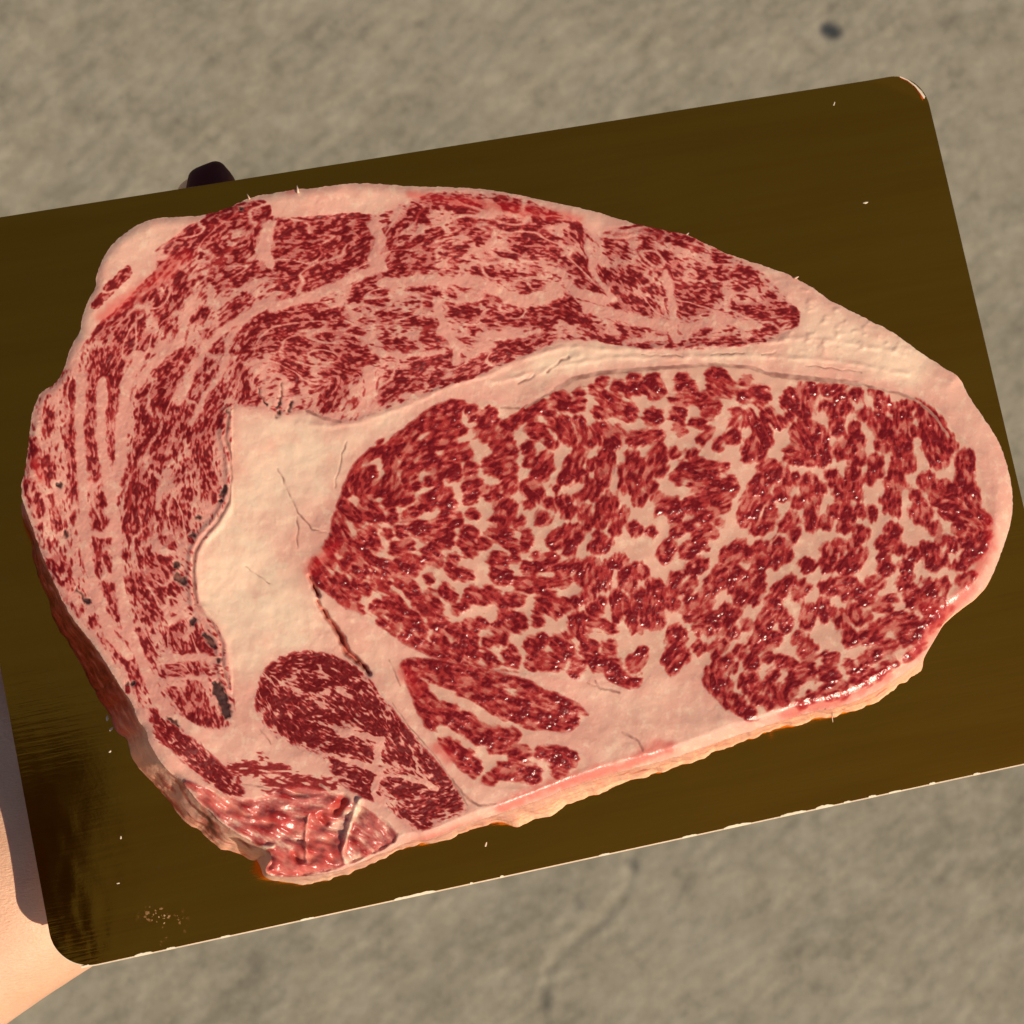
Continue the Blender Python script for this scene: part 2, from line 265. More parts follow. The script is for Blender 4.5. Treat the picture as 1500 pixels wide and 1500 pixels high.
def smooth_poly(P, n=3):                       # Chaikin
    for _ in range(n):
        Q = np.roll(P, -1, 0); P = np.stack([.75*P+.25*Q, .25*P+.75*Q], 1).reshape(-1, 2)
    return P

def poly_sd(P, x, y):                          # signed distance, + inside (banded, 44 units)
    d = np.full(x.shape, 44.0); Q = np.roll(P, -1, 0)
    for a, b in zip(P, Q):
        lo, hi = np.minimum(a, b)-44, np.maximum(a, b)+44
        i0, i1 = max(0, int((lo[0]-X0)/G)), max(0, int((hi[0]-X0)/G)+2); j0, j1 = max(0, int((lo[1]-Y0)/G)), max(0, int((hi[1]-Y0)/G)+2)
        v = d[j0:j1, i0:i1]
        if v.size: np.minimum(v, segd(x[j0:j1, i0:i1], y[j0:j1, i0:i1], a, b), out=v)
    return np.where(inside(P, x, y), d, -d)

def stroke_sd(S, x, y, R=26.0, k=0.0):         # max (or smooth union, k > 0) over strokes of (r - distance), banded
    f = np.zeros(x.shape) if k else np.full(x.shape, -float(R))
    for P, r in S:
        seg = [(P[0], P[0])] if len(P) == 1 else list(zip(P[:-1], P[1:]))
        g = None
        m = r+R+10
        lo, hi = P.min(0)-m, P.max(0)+m
        i0, i1 = max(0, int((lo[0]-X0)/G)), max(0, int((hi[0]-X0)/G)+2); j0, j1 = max(0, int((lo[1]-Y0)/G)), max(0, int((hi[1]-Y0)/G)+2)
        v = f[j0:j1, i0:i1]
        if not v.size: continue
        for p, q in seg:
            dd = r-segd(x[j0:j1, i0:i1], y[j0:j1, i0:i1], p, q)
            g = dd if g is None else np.maximum(g, dd)
        if k: v += np.exp(k*np.maximum(g, -R))
        else: np.maximum(v, g, out=v)
    return np.log(f+math.exp(-k*R))/k if k else f

def vnoise(x, y, s, seed):                     # smooth gradient noise, about -1..1
    x = x/s; y = y/s; xi = np.floor(x).astype(np.int64); yi = np.floor(y).astype(np.int64); fx = x-xi; fy = y-yi
    def g(ix, iy):
        h = (ix*374761393+iy*668265263+seed*2147483647) & 0xFFFFFFFF
        h = ((h ^ (h >> 13))*1274126177) & 0xFFFFFFFF; h = h ^ (h >> 16)
        a = h.astype(np.float64)*(2*np.pi/4294967296.0); return np.cos(a), np.sin(a)
    u = fx*fx*fx*(fx*(fx*6-15)+10); v = fy*fy*fy*(fy*(fy*6-15)+10)
    n = []
    for dx in (0, 1):
        for dy in (0, 1):
            c, s_ = g(xi+dx, yi+dy); n.append(c*(fx-dx)+s_*(fy-dy))
    return 1.5*((n[0]*(1-v)+n[1]*v)*(1-u)+(n[2]*(1-v)+n[3]*v)*u)

def fbm(s, seed, o=3, x=None, y=None, gain=.5):
    x = gx if x is None else x; y = gy if y is None else y
    r = 0; a = 1.0
    for k in range(o): r = r+a*vnoise(x, y, s/2**k, seed+k*17); a *= gain
    return r

FY = np.fft.fftfreq(NY)[:, None]; FX = np.fft.rfftfreq(NX)[None, :]
def blur(a, s):                                # s in units
    s = s/G
    return np.fft.irfft2(np.fft.rfft2(a)*np.exp(-2*np.pi**2*s*s*(FX**2+FY**2)), s=a.shape)
def norm(a): return (a-a.mean())/a.std()
def sst(e0, e1, v):
    t = np.clip((v-e0)/(e1-e0), 0, 1); return t*t*(3-2*t)

OUTP = smooth_poly(poly(OUT), 2)
polys = {k: smooth_poly(poly(v), 1) for k, v in dict(eye=EYE, cap=CAP, side=SIDE, oval=OVAL, inner=INNER, strip=STRIP, raw=RAW).items()}

# orientation field from every long stroke
cs = 10
cx, cy = np.meshgrid(np.arange(X0, X1+cs, cs), np.arange(Y0, Y1+cs, cs))
t1 = np.zeros(cx.shape); t2 = np.zeros(cx.shape)
for txt, wt in ((EYEB, .6), (CAPB, 1), (OVALB, 1), (INNERB, 1.5), (STRIPB, 1), (SEAM, 1.6), (FLOW, 3.0)):
    for P, r in strokes(txt):
        for a, b in zip(P[:-1], P[1:]):
            L = np.hypot(*(b-a)); th = math.atan2(b[1]-a[1], b[0]-a[0])
            d2 = segd(cx, cy, a, b)**2
            w = wt*L/(d2+260.0)**1.5
            t1 += w*math.cos(2*th); t2 += w*math.sin(2*th)
th = .5*np.arctan2(t2, t1)
def upsample(c):
    u = (gx-X0)/cs; v = (gy-Y0)/cs; i = np.clip(u.astype(int), 0, c.shape[1]-2); j = np.clip(v.astype(int), 0, c.shape[0]-2); fu = u-i; fv = v-j
    return (c[j, i]*(1-fu)+c[j, i+1]*fu)*(1-fv)+(c[j+1, i]*(1-fu)+c[j+1, i+1]*fu)*fv
m = np.hypot(t1, t2)+1e-12
c2, s2 = upsample(t1/m), upsample(t2/m)
th = .5*np.arctan2(s2, c2)+.24*fbm(30, 5, 2)
DX, DY = np.cos(th), np.sin(th)

DX = DX.astype(np.float32); DY = DY.astype(np.float32); gx32 = ((gx-X0)/G).astype(np.float32); gy32 = ((gy-Y0)/G).astype(np.float32)
def lic(src, L, step=1.3):                     # line integral convolution along the fibre direction
    src = src.astype(np.float32); sp_ = np.float32(step/G); n = max(1, int(L/step)); acc = src.copy(); tot = 1.0
    for sg in (1, -1):
        x = gx32; y = gy32; dx = DX*np.float32(sg); dy = DY*np.float32(sg)
        px_, py_ = dx, dy
        for k in range(n):
            x = x+px_*sp_; y = y+py_*sp_
            i = np.clip(x, 0, NX-1.001); j = np.clip(y, 0, NY-1.001); i0 = i.astype(np.int32); j0 = j.astype(np.int32)
            fi = i-i0; fj = j-j0
            s = (src[j0, i0]*(1-fi)+src[j0, i0+1]*fi)*(1-fj)+(src[j0+1, i0]*(1-fi)+src[j0+1, i0+1]*fi)*fj
            w = np.float32(1-(k+1)/(n+1)); acc += w*s; tot += w
            dx = DX[j0, i0]; dy = DY[j0, i0]; sgn = np.sign(dx*px_+dy*py_); sgn[sgn == 0] = 1
            px_, py_ = dx*sgn, dy*sgn
    return (acc/tot).astype(np.float64)

white = rng.standard_normal(gx.shape)
fine = norm(lic(blur(white, .72), 5.0))
fine2 = norm(lic(blur(rng.standard_normal(gx.shape), 1.3), 11))
fil = norm(lic(blur(rng.standard_normal(gx.shape), 2.0), 11))            # thin pale filaments run where this crosses zero
fila = 1-sst(.0, .42, np.abs(fil))
vein = norm(lic(blur(rng.standard_normal(gx.shape), 6.5), 34, 3.4))      # long thin seams follow the fibres
fine2e = norm(lic(blur(rng.standard_normal(gx.shape), 1.5), 7))
isofine = norm(blur(rng.standard_normal(gx.shape), 1.5))
isomid = norm(blur(rng.standard_normal(gx.shape), 3.4))

sd_out = poly_sd(smooth_poly(poly(OUT), 2), gx, gy)
jit = 2.2*fbm(16, 51, 2)
wx = gx+2.6*vnoise(gx, gy, 15, 3)+1.6*vnoise(gx, gy, 6.5, 4)
wy = gy+2.6*vnoise(gx, gy, 15, 13)+1.6*vnoise(gx, gy, 6.5, 14)
sds = {k: poly_sd(P, gx, gy)+.5*jit for k, P in polys.items()}
inm = {k: sst(-6, -1, v) if k in ('cap', 'side') else sst(-3, 4, v) for k, v in sds.items()}

# lean potential per style ----------------------------------------------------
# coarse style (eye, inner): rounded islands, paler threads inside them
ex = gx+2.4*vnoise(gx, gy, 17, 3)+1.0*vnoise(gx, gy, 7, 4); ey = gy+2.4*vnoise(gx, gy, 17, 13)+1.0*vnoise(gx, gy, 7, 14)
e = np.maximum(stroke_sd(strokes(EYEB), ex, ey, k=1.1), stroke_sd(strokes(INNERB), ex, ey, k=1.1)+2.2)
mask_e = sst(-1.05, .75, np.clip(e+2.9, -7.5, 7)*.235+.27*fine2+.07*fine2e+.09*isofine+.06*isomid)
tone_e = np.clip(.84+.20*fine2e+.13*isomid-.26*fila+.24*vnoise(gx, gy, 24, 42), .36, 1.05)
lean_e = mask_e*tone_e
# fine style (cap, side): feathery bundles between long seams
f = stroke_sd(strokes(CAPB), wx, wy, k=.4)
seam = stroke_sd(strokes(SEAM), wx, wy)
bund = sst(-7, 3, f)
veink = (1-sst(.05, .36, np.abs(vein)))
pf = .17+.60*bund+.31*fine+.13*fine2+.12*isomid-(.06+.30*bund)*fila+.12*vnoise(gx, gy, 30, 41)
seamk = sst(-3.5, 1.5, seam+.5*fine+1.0*vnoise(gx, gy, 32, 43)+.5)
seamk = np.maximum(seamk, .92*veink*sst(-.4, .6, .35+vnoise(gx, gy, 60, 46)))
lean_f = blur(sst(.10, .98, np.clip(pf, 0, 1.05)), .5)
lean_f = np.maximum(lean_f, .06+.22*bund)*(1-.95*seamk)
# oval and strip: denser
o = np.maximum(stroke_sd(strokes(OVALB), wx, wy), stroke_sd(strokes(STRIPB), wx, wy))
po = np.clip(o*.17+.85, -.25, 1.35)+.62*fine+.28*fine2+.22*isomid-1.15*fila-2.8*sst(-1.8, 1.8, seam)
lean_o = sst(-.7, 1.3, po)
stripin = np.maximum(inm['strip'], 0)
coarse = np.maximum(inm['eye'], inm['inner'])
dense = np.maximum(inm['oval'], inm['strip'])
finem = np.maximum(inm['cap'], inm['side'])
edge_mus = sst(-6, -2, f)*(1-coarse)*(1-dense)
lean = lean_f*np.clip(finem+sst(0, 3, f), 0, 1)
lean = lean*(1-coarse)+lean_e*coarse
lean = np.where(dense > 0, lean*(1-dense)+lean_o*dense, lean)
st = stroke_sd(strokes(STRIPB), wx, wy)
lean = np.maximum(lean, sst(-2, 3, st+2*fine)*.85*sst(-.9, .3, fine2+.6)*(1-dense))
raw = inm['raw']
rawn = norm(lic(blur(rng.standard_normal(gx.shape), 3.2), 16, 2.2))
lean = np.maximum(lean*(1-.6*raw), raw*np.clip(.33+.16*rawn+.06*fine, 0, 1))
mus = np.clip(np.maximum.reduce([finem, dense, coarse]), 0, 1)
# tissue marks
dark = sst(-1.6, 1.6, stroke_sd(strokes(DARK), gx+3.0*vnoise(gx, gy, 7, 61), gy+3.0*vnoise(gx, gy, 7, 62))+.5*isofine)*np.clip(.80+.25*vnoise(gx, gy, 12, 60), .55, .9)
brown = sst(-1.2, .8, stroke_sd(strokes(BROWN), gx+1.2*vnoise(gx, gy, 9, 63), gy+1.2*vnoise(gx, gy, 9, 64)))
cw = stroke_sd(strokes(CLEFT), gx+1.8*vnoise(gx, gy, 9, 65), gy+1.2*vnoise(gx, gy, 7, 66))
cleft = sst(-2.0, 1.2, cw)
crack = sst(-1.2, .8, stroke_sd(strokes(CRACK), gx+2.2*vnoise(gx, gy, 12, 67), gy+2.2*vnoise(gx, gy, 12, 68)))
ridge = sst(-3, 3, stroke_sd(strokes(RIDGE), gx+2*vnoise(gx, gy, 18, 69), gy+2*vnoise(gx, gy, 18, 70)))
blood = sst(-7, 7, stroke_sd(strokes(BLOOD), wx, wy)+3*fbm(18, 71, 2))
lean = lean*(1-brown)*(1-dark)
# ---- the concrete ground far below ------------------------------------------
GZ = -0.92
def axis(c):
    fine_ = np.arange(-.36, .36, .0026)
    far = .36*np.geomspace(1.03, 420, 42)
    return c+np.concatenate([-far[::-1], fine_, far])
mid = face(750, 750, GZ)
ax, ay = np.meshgrid(axis(mid[0]), axis(mid[1]))
P0 = np.stack([ax, ay], -1)
# photo coordinates of each ground vertex, to lay the cracks and stains where they are
dvec = np.stack([ax-CAM[0], ay-CAM[1], np.full(ax.shape, GZ-CAM[2])], -1)
cc = dvec@ROT.T
gpx = 750+FPX*cc[..., 0]/np.maximum(cc[..., 2], .05); gpy = 750+FPX*cc[..., 1]/np.maximum(cc[..., 2], .05)
def gline(pts, w, jx=9):
    d = np.full(gpx.shape, 1e3); jx_ = jx*vnoise(gpx, gpy, 40, 91)+jx*.5*vnoise(gpx, gpy, 14, 92); jy_ = jx*vnoise(gpx, gpy, 40, 93)
    p = np.array(pts, float)
    for a, b in zip(p[:-1], p[1:]): d = np.minimum(d, segd(gpx+jx_, gpy+jy_, a, b))
    return sst(w, w*.25, d)
near_ = np.hypot(ax-mid[0], ay-mid[1]) < .5
crk = gline([(935, 1235), (925, 1290), (880, 1350), (830, 1385), (800, 1425), (795, 1500), (770, 1600)], 11)
crk2 = .6*gline([(1475, -60), (1480, 90), (1462, 180), (1500, 330), (1560, 480)], 9)
spot = gline([(1212, 43), (1220, 47)], 18, 3)+.45*gline([(925, 1262), (928, 1268)], 13, 3)+.35*gline([(795, 1452), (800, 1470)], 14, 4)+.3*gline([(845, 1318), (850, 1326)], 12, 4)
ang = math.radians(-38)                          # broom strokes
bu = gpx*math.cos(ang)+gpy*math.sin(ang); bv = -gpx*math.sin(ang)+gpy*math.cos(ang)
broom = vnoise(bu, bv*3.2, 42, 95)+.7*vnoise(bu, bv*3.5, 19, 96)
lump = fbm(30, 97, 3, gpx, gpy)
gz = GZ+near_*((.00050*broom+.00042*lump*.8+.002*vnoise(gpx, gpy, 130, 99)-.0013*crk-.0010*crk2-.002*np.clip(spot, 0, 1)))
ny_, nx_ = ax.shape
idx = np.arange(ny_*nx_).reshape(ny_, nx_)
gf = np.stack([idx[:-1, :-1], idx[:-1, 1:], idx[1:, 1:], idx[1:, :-1]], -1).reshape(-1, 4)
k = NT('concrete')
vec = k.coord()
at = k.n('ShaderNodeAttribute', 0, attribute_name='marks')
sep = k.t.nodes.new('ShaderNodeSeparateColor'); k.t.links.new(at, sep.inputs[0])
n1 = k.noise(vec, 5.5, 5, .6); n2 = k.noise(vec, 55, 5, .68); n3 = k.noise(vec, 330, 4, .7)
c = k.mix(k.rng(n1, .36, .66), (.222, .195, .140), (.262, .231, .170))
c = k.mix(k.rng(n2, .4, .72), c, (.305, .272, .205))
c = k.mix(k.math('MULTIPLY', k.rng(n2, .46, .26), .45), c, (.105, .094, .070))
c = k.mix(k.math('MULTIPLY', k.rng(n3, .55, .75), .5), c, (.33, .29, .21))
c = k.mix(k.math('MULTIPLY', k.rng(n3, .42, .25), .5), c, (.085, .08, .065))
c = k.mix(sep.outputs[1], c, (.03, .035, .04))
c = k.mix(k.math('MULTIPLY', sep.outputs[0], .08), c, (.07, .066, .05))
k.set(Base_Color=c, Roughness=.9, Normal=k.bump(k.math('ADD', n2, n3), .35, .001))
ground = mesh_obj('ground', np.stack([ax, ay, gz], -1).reshape(-1, 3), gf, k.m)
attr3(ground.data, 'marks', np.stack([np.clip(crk+crk2, 0, 1), np.clip(spot, 0, 1), 0*crk], -1).reshape(-1, 3))
tag(ground, 'blurred grey brown concrete ground with a faint crack far below the card', 'ground', 'structure')

# ---- gold card --------------------------------------------------------------
WX, WY, RC, PXS = 1.435*U, U, .0088, .000158
def rounded(u, v, inset=0.0):
    x = u*WX; y = v*WY
    cx_, cy_ = WX-RC, WY-RC
    ex = np.clip((np.abs(x)-cx_)/RC, 0, 1); ey = np.clip((np.abs(y)-cy_)/RC, 0, 1)
    fx = ex*np.sqrt(1-ey*ey/2); fy = ey*np.sqrt(1-ex*ex/2)
    x = np.where(ex > 0, np.sign(x)*(cx_+RC*fx), x); y = np.where(ey > 0, np.sign(y)*(cy_+RC*fy), y)
    return x*(1-inset/WX), y*(1-inset/WY)
def cax(h):                                     # finer towards the rounded corners
    n = int(2*(h-RC)/.0012); a = np.linspace(-(h-RC), h-RC, n); b = np.linspace(h-RC, h, 14)[1:]
    return np.concatenate([-b[::-1], a, b])/h
cu, cv = np.meshgrid(cax(WX), cax(WY))
def warp_z(x, y):
    z = .00010*vnoise(x, y, .045, 201)+.00003*vnoise(x, y, .016, 202)
    # the board bows a little towards the held corner
    d = (x+WX)*.8+(y+WY)*.35
    z = z+.00022*np.exp(-(d/.022)**2)*(1+.10*vnoise(x*3.0, y, .008, 203)+.05*vnoise(x*2, y, .0025, 204))
    # dog-eared far corner, bent along a crease
    t = ((x-(WX-.0098))*.52+(y-(WY-.0008))*.86)
    z = z+np.where(t > -.0012, .14*np.clip(t+.0012, 0, .02), 0)
    return z
def sheet(name, mat, z0, z1, inset, parent):
    x, y = rounded(cu, cv, inset); w = warp_z(x, y)
    ny, nx = x.shape; id0 = np.arange(ny*nx).reshape(ny, nx); id1 = id0+ny*nx
    V = np.concatenate([np.stack([x, y, w+z0], -1).reshape(-1, 3), np.stack([x, y, w+z1], -1).reshape(-1, 3)])
    q = lambda i: np.stack([i[:-1, :-1], i[:-1, 1:], i[1:, 1:], i[1:, :-1]], -1).reshape(-1, 4)
    ring = np.concatenate([id0[0, :-1], id0[:-1, -1], id0[-1, :0:-1], id0[:0:-1, 0]]); r2 = np.roll(ring, -1)
    side = np.stack([ring, ring+ny*nx, r2+ny*nx, r2], -1)
    o = mesh_obj(name, V, np.concatenate([q(id0), q(id1)[:, ::-1], side]), mat, parent)
    o.data.set_sharp_from_angle(angle=math.radians(50))
    return o
card = empty('gold_card', (0, 0, -.0013))
tag(card, 'shiny gold foil card with rounded corners held flat under the steak', 'card')
k = NT('gold_foil')
vec = k.coord((1, 1, 1))
vs = k.coord((9, 150, 9), math.radians(0))
st_ = k.noise(vs, 6, 3, .6)
big = k.noise(vec, 40, 3, .6); sp = k.noise(vec, 900, 2, .6); sp2 = k.noise(vec, 2600, 2, .5)
foil_c = k.mix(k.rng(k.noise(k.coord((6, 70, 6)), 2.2, 4, .6), .35, .68), (1.0, .362, .023), (.93, .320, .020))
smear = k.n('ShaderNodeVectorMath', 1, ins={0: k.n('ShaderNodeTexCoord', 'Object'), 1: tuple(face(238, 1352, 0))}, operation='DISTANCE')
grease = k.math('MULTIPLY', k.math('MULTIPLY', k.rng(smear, .0065, .001), k.rng(k.noise(vec, 210, 3, .6), .46, .58)), k.math('MULTIPLY', k.rng(sp, .58, .65), .8))
specks = k.rng(sp2, .735, .76)
foil_c = k.mix(k.math('MAXIMUM', grease, k.math('MULTIPLY', specks, .6)), foil_c, (.75, .62, .42))
k.set(Base_Color=foil_c, Metallic=k.math('SUBTRACT', 1.0, k.math('MULTIPLY', grease, .8)), Roughness=k.rng(big, .3, .7, .075, .115),
      Normal=k.bump(k.math('ADD', k.math('MULTIPLY', st_, .6), k.math('MULTIPLY', sp, .12)), .05, .0006))
foil_m = k.m
k = NT('white_board')
vec = k.coord(); n = k.noise(vec, 600, 3, .6)
k.set(Base_Color=k.mix(n, (.62, .50, .34), (.85, .76, .60)), Roughness=.8, Normal=k.bump(n, .4, .0003))
board_m = k.m
core = sheet('paper_core', board_m, -.00012+.0013, -.0013+.0013, 0.00005, card); core.location.y = -.00034
core['label'] = 'pale paper edge of the gold card'
foil = sheet('foil', foil_m, 0+.0013, -.00010+.0013, 0.0, card)
foil['label'] = 'gold foil top of the card'
# chips where the foil has worn off the near edge
rc = np.random.default_rng(3)
chips = [(1165, 1198, 1.6, 26), (1208, 1184, 1.8, 20), (1080, 1210, 1.6, 30), (1150, 1190, 1.0, 12), (1277, 1164, 1.3, 9), (1365, 1146, 1.2, 7), (1430, 1132, .9, 8), (1240, 1172, .8, 8), (735, 1283, 1.1, 4), (690, 1292, .9, 3),
         (615, 1303, 1.6, 30), (590, 1308, 1.2, 20), (210, 1398, 1.5, 18), (125, 1412, 1.6, 9), (250, 1388, .9, 9), (885, 1252, .7, 12), (1010, 1225, .8, 16), (1310, 1157, .6, 14), (330, 1371, .6, 10), (450, 1346, .5, 14)]
for px_, py_, w_, l_ in chips:
    p = face(px_, py_, 0); y_ = -WY; x_ = float(p[0]); L_ = l_*.000158/2*1.4; n_ = 11
    tt = np.linspace(-1, 1, n_); depth = w_*.00022*(1-tt**2)**.5*(.55+.6*rc.random(n_))+.00004
    V = []; F = []
    for i in range(n_):
        zz = .0013+.00006+float(warp_z(np.array(x_), np.array(y_)))
        V += [(x_+tt[i]*L_, y_-.00012, zz-.0011), (x_+tt[i]*L_, y_-.00014, zz), (x_+tt[i]*L_, y_+depth[i], zz+.00004)]
    for i in range(n_-1):
        a = 3*i; F += [(a, a+3, a+4, a+1), (a+1, a+4, a+5, a+2)]
    mesh_obj('worn_chip', V, F, board_m, card)
# torn paper on the bent corner
pts = [(1318, 112, 1.3), (1330, 117, 1.6), (1341, 125, 2.2), (1350, 134, 4.4), (1355, 142, 4.0)]
V = []; F = []
for i, (a, b, w_) in enumerate(pts):
    q = face(a, b, .0013); dirn = np.array([-.6, -.8])*w_*.00016
    zz = .0013+.0001
    q2 = face(a, b, .0006)
    V += [(q2[0]+.0002, q2[1]+.0002, zz-.0006), (q2[0], q2[1], zz+.0007), (q2[0]+dirn[0], q2[1]+dirn[1], zz+.0006)]
    if i: c0 = 3*(i-1); F += [(c0, c0+3, c0+4, c0+1), (c0+1, c0+4, c0+5, c0+2)]
mesh_obj('torn_paper', V, F, board_m, card)

# specks of fat and grease dropped on the foil
for px_, py_, a_, L_, w_ in ((1268, 297, 5, 9, 1.6), (1222, 152, 60, 8, 1.0), (161, 1101, 30, 4, 1.5), (177, 1227, 80, 5, 1.2), (173, 1294, 5, 5, 1.2), 
                             (157, 1052, 70, 9, 2.2), (163, 1068, 40, 7, 1.8), (712, 1237, 60, 9, 1.2), (610, 1308, 12, 26, 1.3)):
    q = face(px_, py_, 0.0); ca, sa = math.cos(math.radians(a_)), math.sin(math.radians(a_)); V = []; F = []
    if abs(q[0]) > WX-.001 or abs(q[1]) > WY-.001: continue
    zt = .0013+float(warp_z(np.array(q[0]), np.array(q[1])))
    for i in range(8):
        t = 2*math.pi*i/8; rr = .8+.4*rc.random(); u = L_*.5*math.cos(t)*rr*PXS; v = w_*math.sin(t)*rr*PXS
        V.append((q[0]+ca*u-sa*v, q[1]+sa*u+ca*v, zt-.00002))
    V += [(q[0]+.5*(a-q[0]), q[1]+.5*(b-q[1]), zt+w_*.00008) for a, b, _ in V]; V.append((q[0], q[1], zt+w_*.00010))
    for i in range(8): j = (i+1) % 8; F += [(i, j, 8+j, 8+i), (8+i, 8+j, 16)]
    mesh_obj('grease_fleck', V, F, board_m, card)
# ---- the steak --------------------------------------------------------------
H0 = .0262
PXM = .000158
cream = np.clip(1-mus, 0, 1)
warm = np.maximum(sst(-60, 10, stroke_sd(strokes('410,670-350,780-340,880-400,930 45;480,700-560,640 18'), gx, gy, 70)), .8*sst(-30, 8, stroke_sd(strokes('800,530-1000,518-1300,512 9;1180,470-1330,535 16'), gx, gy, 40)))
fb1 = fbm(14, 31, 3); fb2 = fbm(60, 32, 3); fb3 = fbm(230, 33, 2)
leanb = blur(lean, 1.6); leanw = blur(lean, 5)
d = np.clip(sd_out, 0, 400)
right_w = sst(500, 1500, gx)
rim = (1-np.clip(d/(14+12*right_w), 0, 1))**2
gyr, gxr = np.gradient(blur(sd_out, 3), G)
gl = np.hypot(gxr, gyr)+1e-6
sunny = sst(-.2, .7, (-gxr*.6-gyr*.8)/gl)
rim = rim*(.28+.72*sunny)
Hm = .9*fb3+.25*fb2
Hm += -2.6*rim
Hm += coarse*(.03*leanb+.10*leanw+.046*isofine*leanb+.022*fine*leanb+.05*isomid*leanw)
Hm += np.maximum(finem, dense)*(-.10*leanb+.022*isofine+.035*fine*leanb)
Hm += cream*(.028*fb1+.006*isofine+.09*np.abs(fbm(42, 37, 2))+.085*np.clip(fbm(11, 38, 2), .15, 1)*sst(.1, .5, fbm(90, 39, 2)))
Hm += -3.6*blur(cleft, 1.6)-.14*crack-.05*blur(brown, 1.0)-.55*blur(dark, 1.0)+.30*blur(ridge*np.clip(.6+.7*fbm(20, 47, 2), 0, 1.4), 1.3)
bord = stroke_sd(strokes("335,605-330,640-338,665-340,700-335,735-318,765-295,790-285,810-283,840-285,865-287,885-310,910-325,940-327,980-336,1005 0"), gx, gy, 30)
Hm += .55*np.exp(-((bord+5)/5.0)**2)*(gx < 340)                       # raised lip along the wrapped muscle
tend = sst(-2, 2, stroke_sd(strokes("527,1172-517,1195-507,1225-502,1248-508,1262 3.4;452,1195-447,1225-450,1262 1.6;380,1242-400,1240 3"), gx+2*vnoise(gx, gy, 10, 72), gy))
pit = sst(-4, 4, stroke_sd(strokes("492,1188-503,1172 6;470,1195-478,1205 3;430,1250-438,1262 3"), gx+2*vnoise(gx, gy, 10, 73), gy+2*vnoise(gx, gy, 10, 74)))
Hm += raw*(.40*rawn+.35*fbm(26, 75, 2))-raw*1.6*sst(1120, 1290, gy)+1.1*blur(tend, 1.5)-2.2*blur(pit, 2)
flake = np.clip(fbm(19, 77, 3, gx, gy*1.5)-.22, 0, 1)*sst(1080, 1180, gx)*sst(540, 500, gy)*cream
Hm += .42*blur(flake, 1.2)
lean = lean*(1-tend)
nearm = sst(-22, 3, np.maximum.reduce([sds[q_] for q_ in ('eye', 'cap', 'side', 'oval', 'inner', 'strip')])+6*fbm(30, 45, 2))
creamf = np.clip(cream*(1-.55*nearm)*(.42+.58*warm+.18*fbm(80, 44, 2))+tend, 0, 1)
wet = np.clip(coarse*(.25+.75*leanb)+.8*raw+.18*finem*leanb+.7*blood+.15, 0, 1)

# rim vertices snap to a slightly ragged outline
sdr = sd_out+.9*vnoise(gx, gy, 13, 81)+.6*vnoise(gx, gy, 5, 82)
keep = sdr > -.55*G
cell = keep[:-1, :-1] & keep[1:, :-1] & keep[:-1, 1:] & keep[1:, 1:]
def neigh(c):
    p = np.pad(c, 1); return p[:-2, 1:-1].astype(int)+p[2:, 1:-1]+p[1:-1, :-2]+p[1:-1, 2:]
for _ in range(3): cell &= neigh(cell) >= 2
nb = np.zeros(gx.shape, int)
for a in (0, 1):
    for b in (0, 1): nb[a:NY-1+a, b:NX-1+b] += cell
bd = (nb > 0) & (nb < 4)
mv = np.where(bd, np.clip(sdr, -1.2*G, 1.2*G), 0)
vx = gx-gxr/gl*mv; vy = gy-gyr/gl*mv
zz = H0+Hm*.001
V3 = face(vx, vy, zz)
use = nb > 0
remap = -np.ones(gx.shape, np.int64); remap[use] = np.arange(use.sum())
lab = np.zeros(gx.shape, int)
order = ['cap', 'side', 'strip', 'oval', 'inner', 'eye']
for i, kx in enumerate(order): lab[(inside(polys[kx], gx, gy))] = i+1
clab = lab[:-1, :-1]
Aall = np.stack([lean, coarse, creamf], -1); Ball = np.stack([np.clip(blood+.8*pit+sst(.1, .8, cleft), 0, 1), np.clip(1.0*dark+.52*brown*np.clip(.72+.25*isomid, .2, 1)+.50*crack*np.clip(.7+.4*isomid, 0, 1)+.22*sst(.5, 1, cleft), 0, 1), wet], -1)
# one normal per grid vertex so the parts meet without a shading seam
du = np.zeros_like(V3); dv = np.zeros_like(V3)
du[:, 1:-1] = V3[:, 2:]-V3[:, :-2]; dv[1:-1] = V3[2:]-V3[:-2]
Nn = np.cross(dv, du); Nn /= np.linalg.norm(Nn, axis=-1, keepdims=True)+1e-12
Nn[Nn[..., 2] < 0] *= -1

k = NT('meat')
vec = k.coord()
def sepc(nm):
    s_ = k.t.nodes.new('ShaderNodeSeparateColor'); k.t.links.new(k.n('ShaderNodeAttribute', 0, attribute_name=nm), s_.inputs[0]); return s_.outputs
A = sepc('tissue'); B = sepc('state')
f1 = k.noise(vec, 2100, 3, .6); f2 = k.noise(vec, 420, 4, .6); f3 = k.noise(vec, 95, 4, .55); f4 = k.noise(vec, 38, 3, .5)
ln = k.math('ADD', A[0], k.math('MULTIPLY', k.math('SUBTRACT', f1, .5), .34))
fat = k.mix(A[1], (.665, .295, .232), (.685, .375, .275))
fat = k.mix(A[2], fat, k.mix(k.rng(f4, .35, .66), (.80, .505, .375), (.84, .60, .43)))
fat = k.mix(k.math('MULTIPLY', k.rng(f3, .50, .68), .50), fat, (.74, .36, .27))
fat = k.mix(k.math('MULTIPLY', k.rng(f2, .5, .68), .30), fat, (.90, .70, .50))
midc = k.mix(A[1], (.53, .135, .112), (.57, .155, .115))
redc = k.mix(A[1], (.33, .020, .018), (.40, .030, .025))
deep = k.mix(A[1], (.155, .004, .005), (.185, .006, .007))
redc = k.mix(k.math('MULTIPLY', k.rng(f3, .45, .66), .5), redc, (.44, .045, .036))
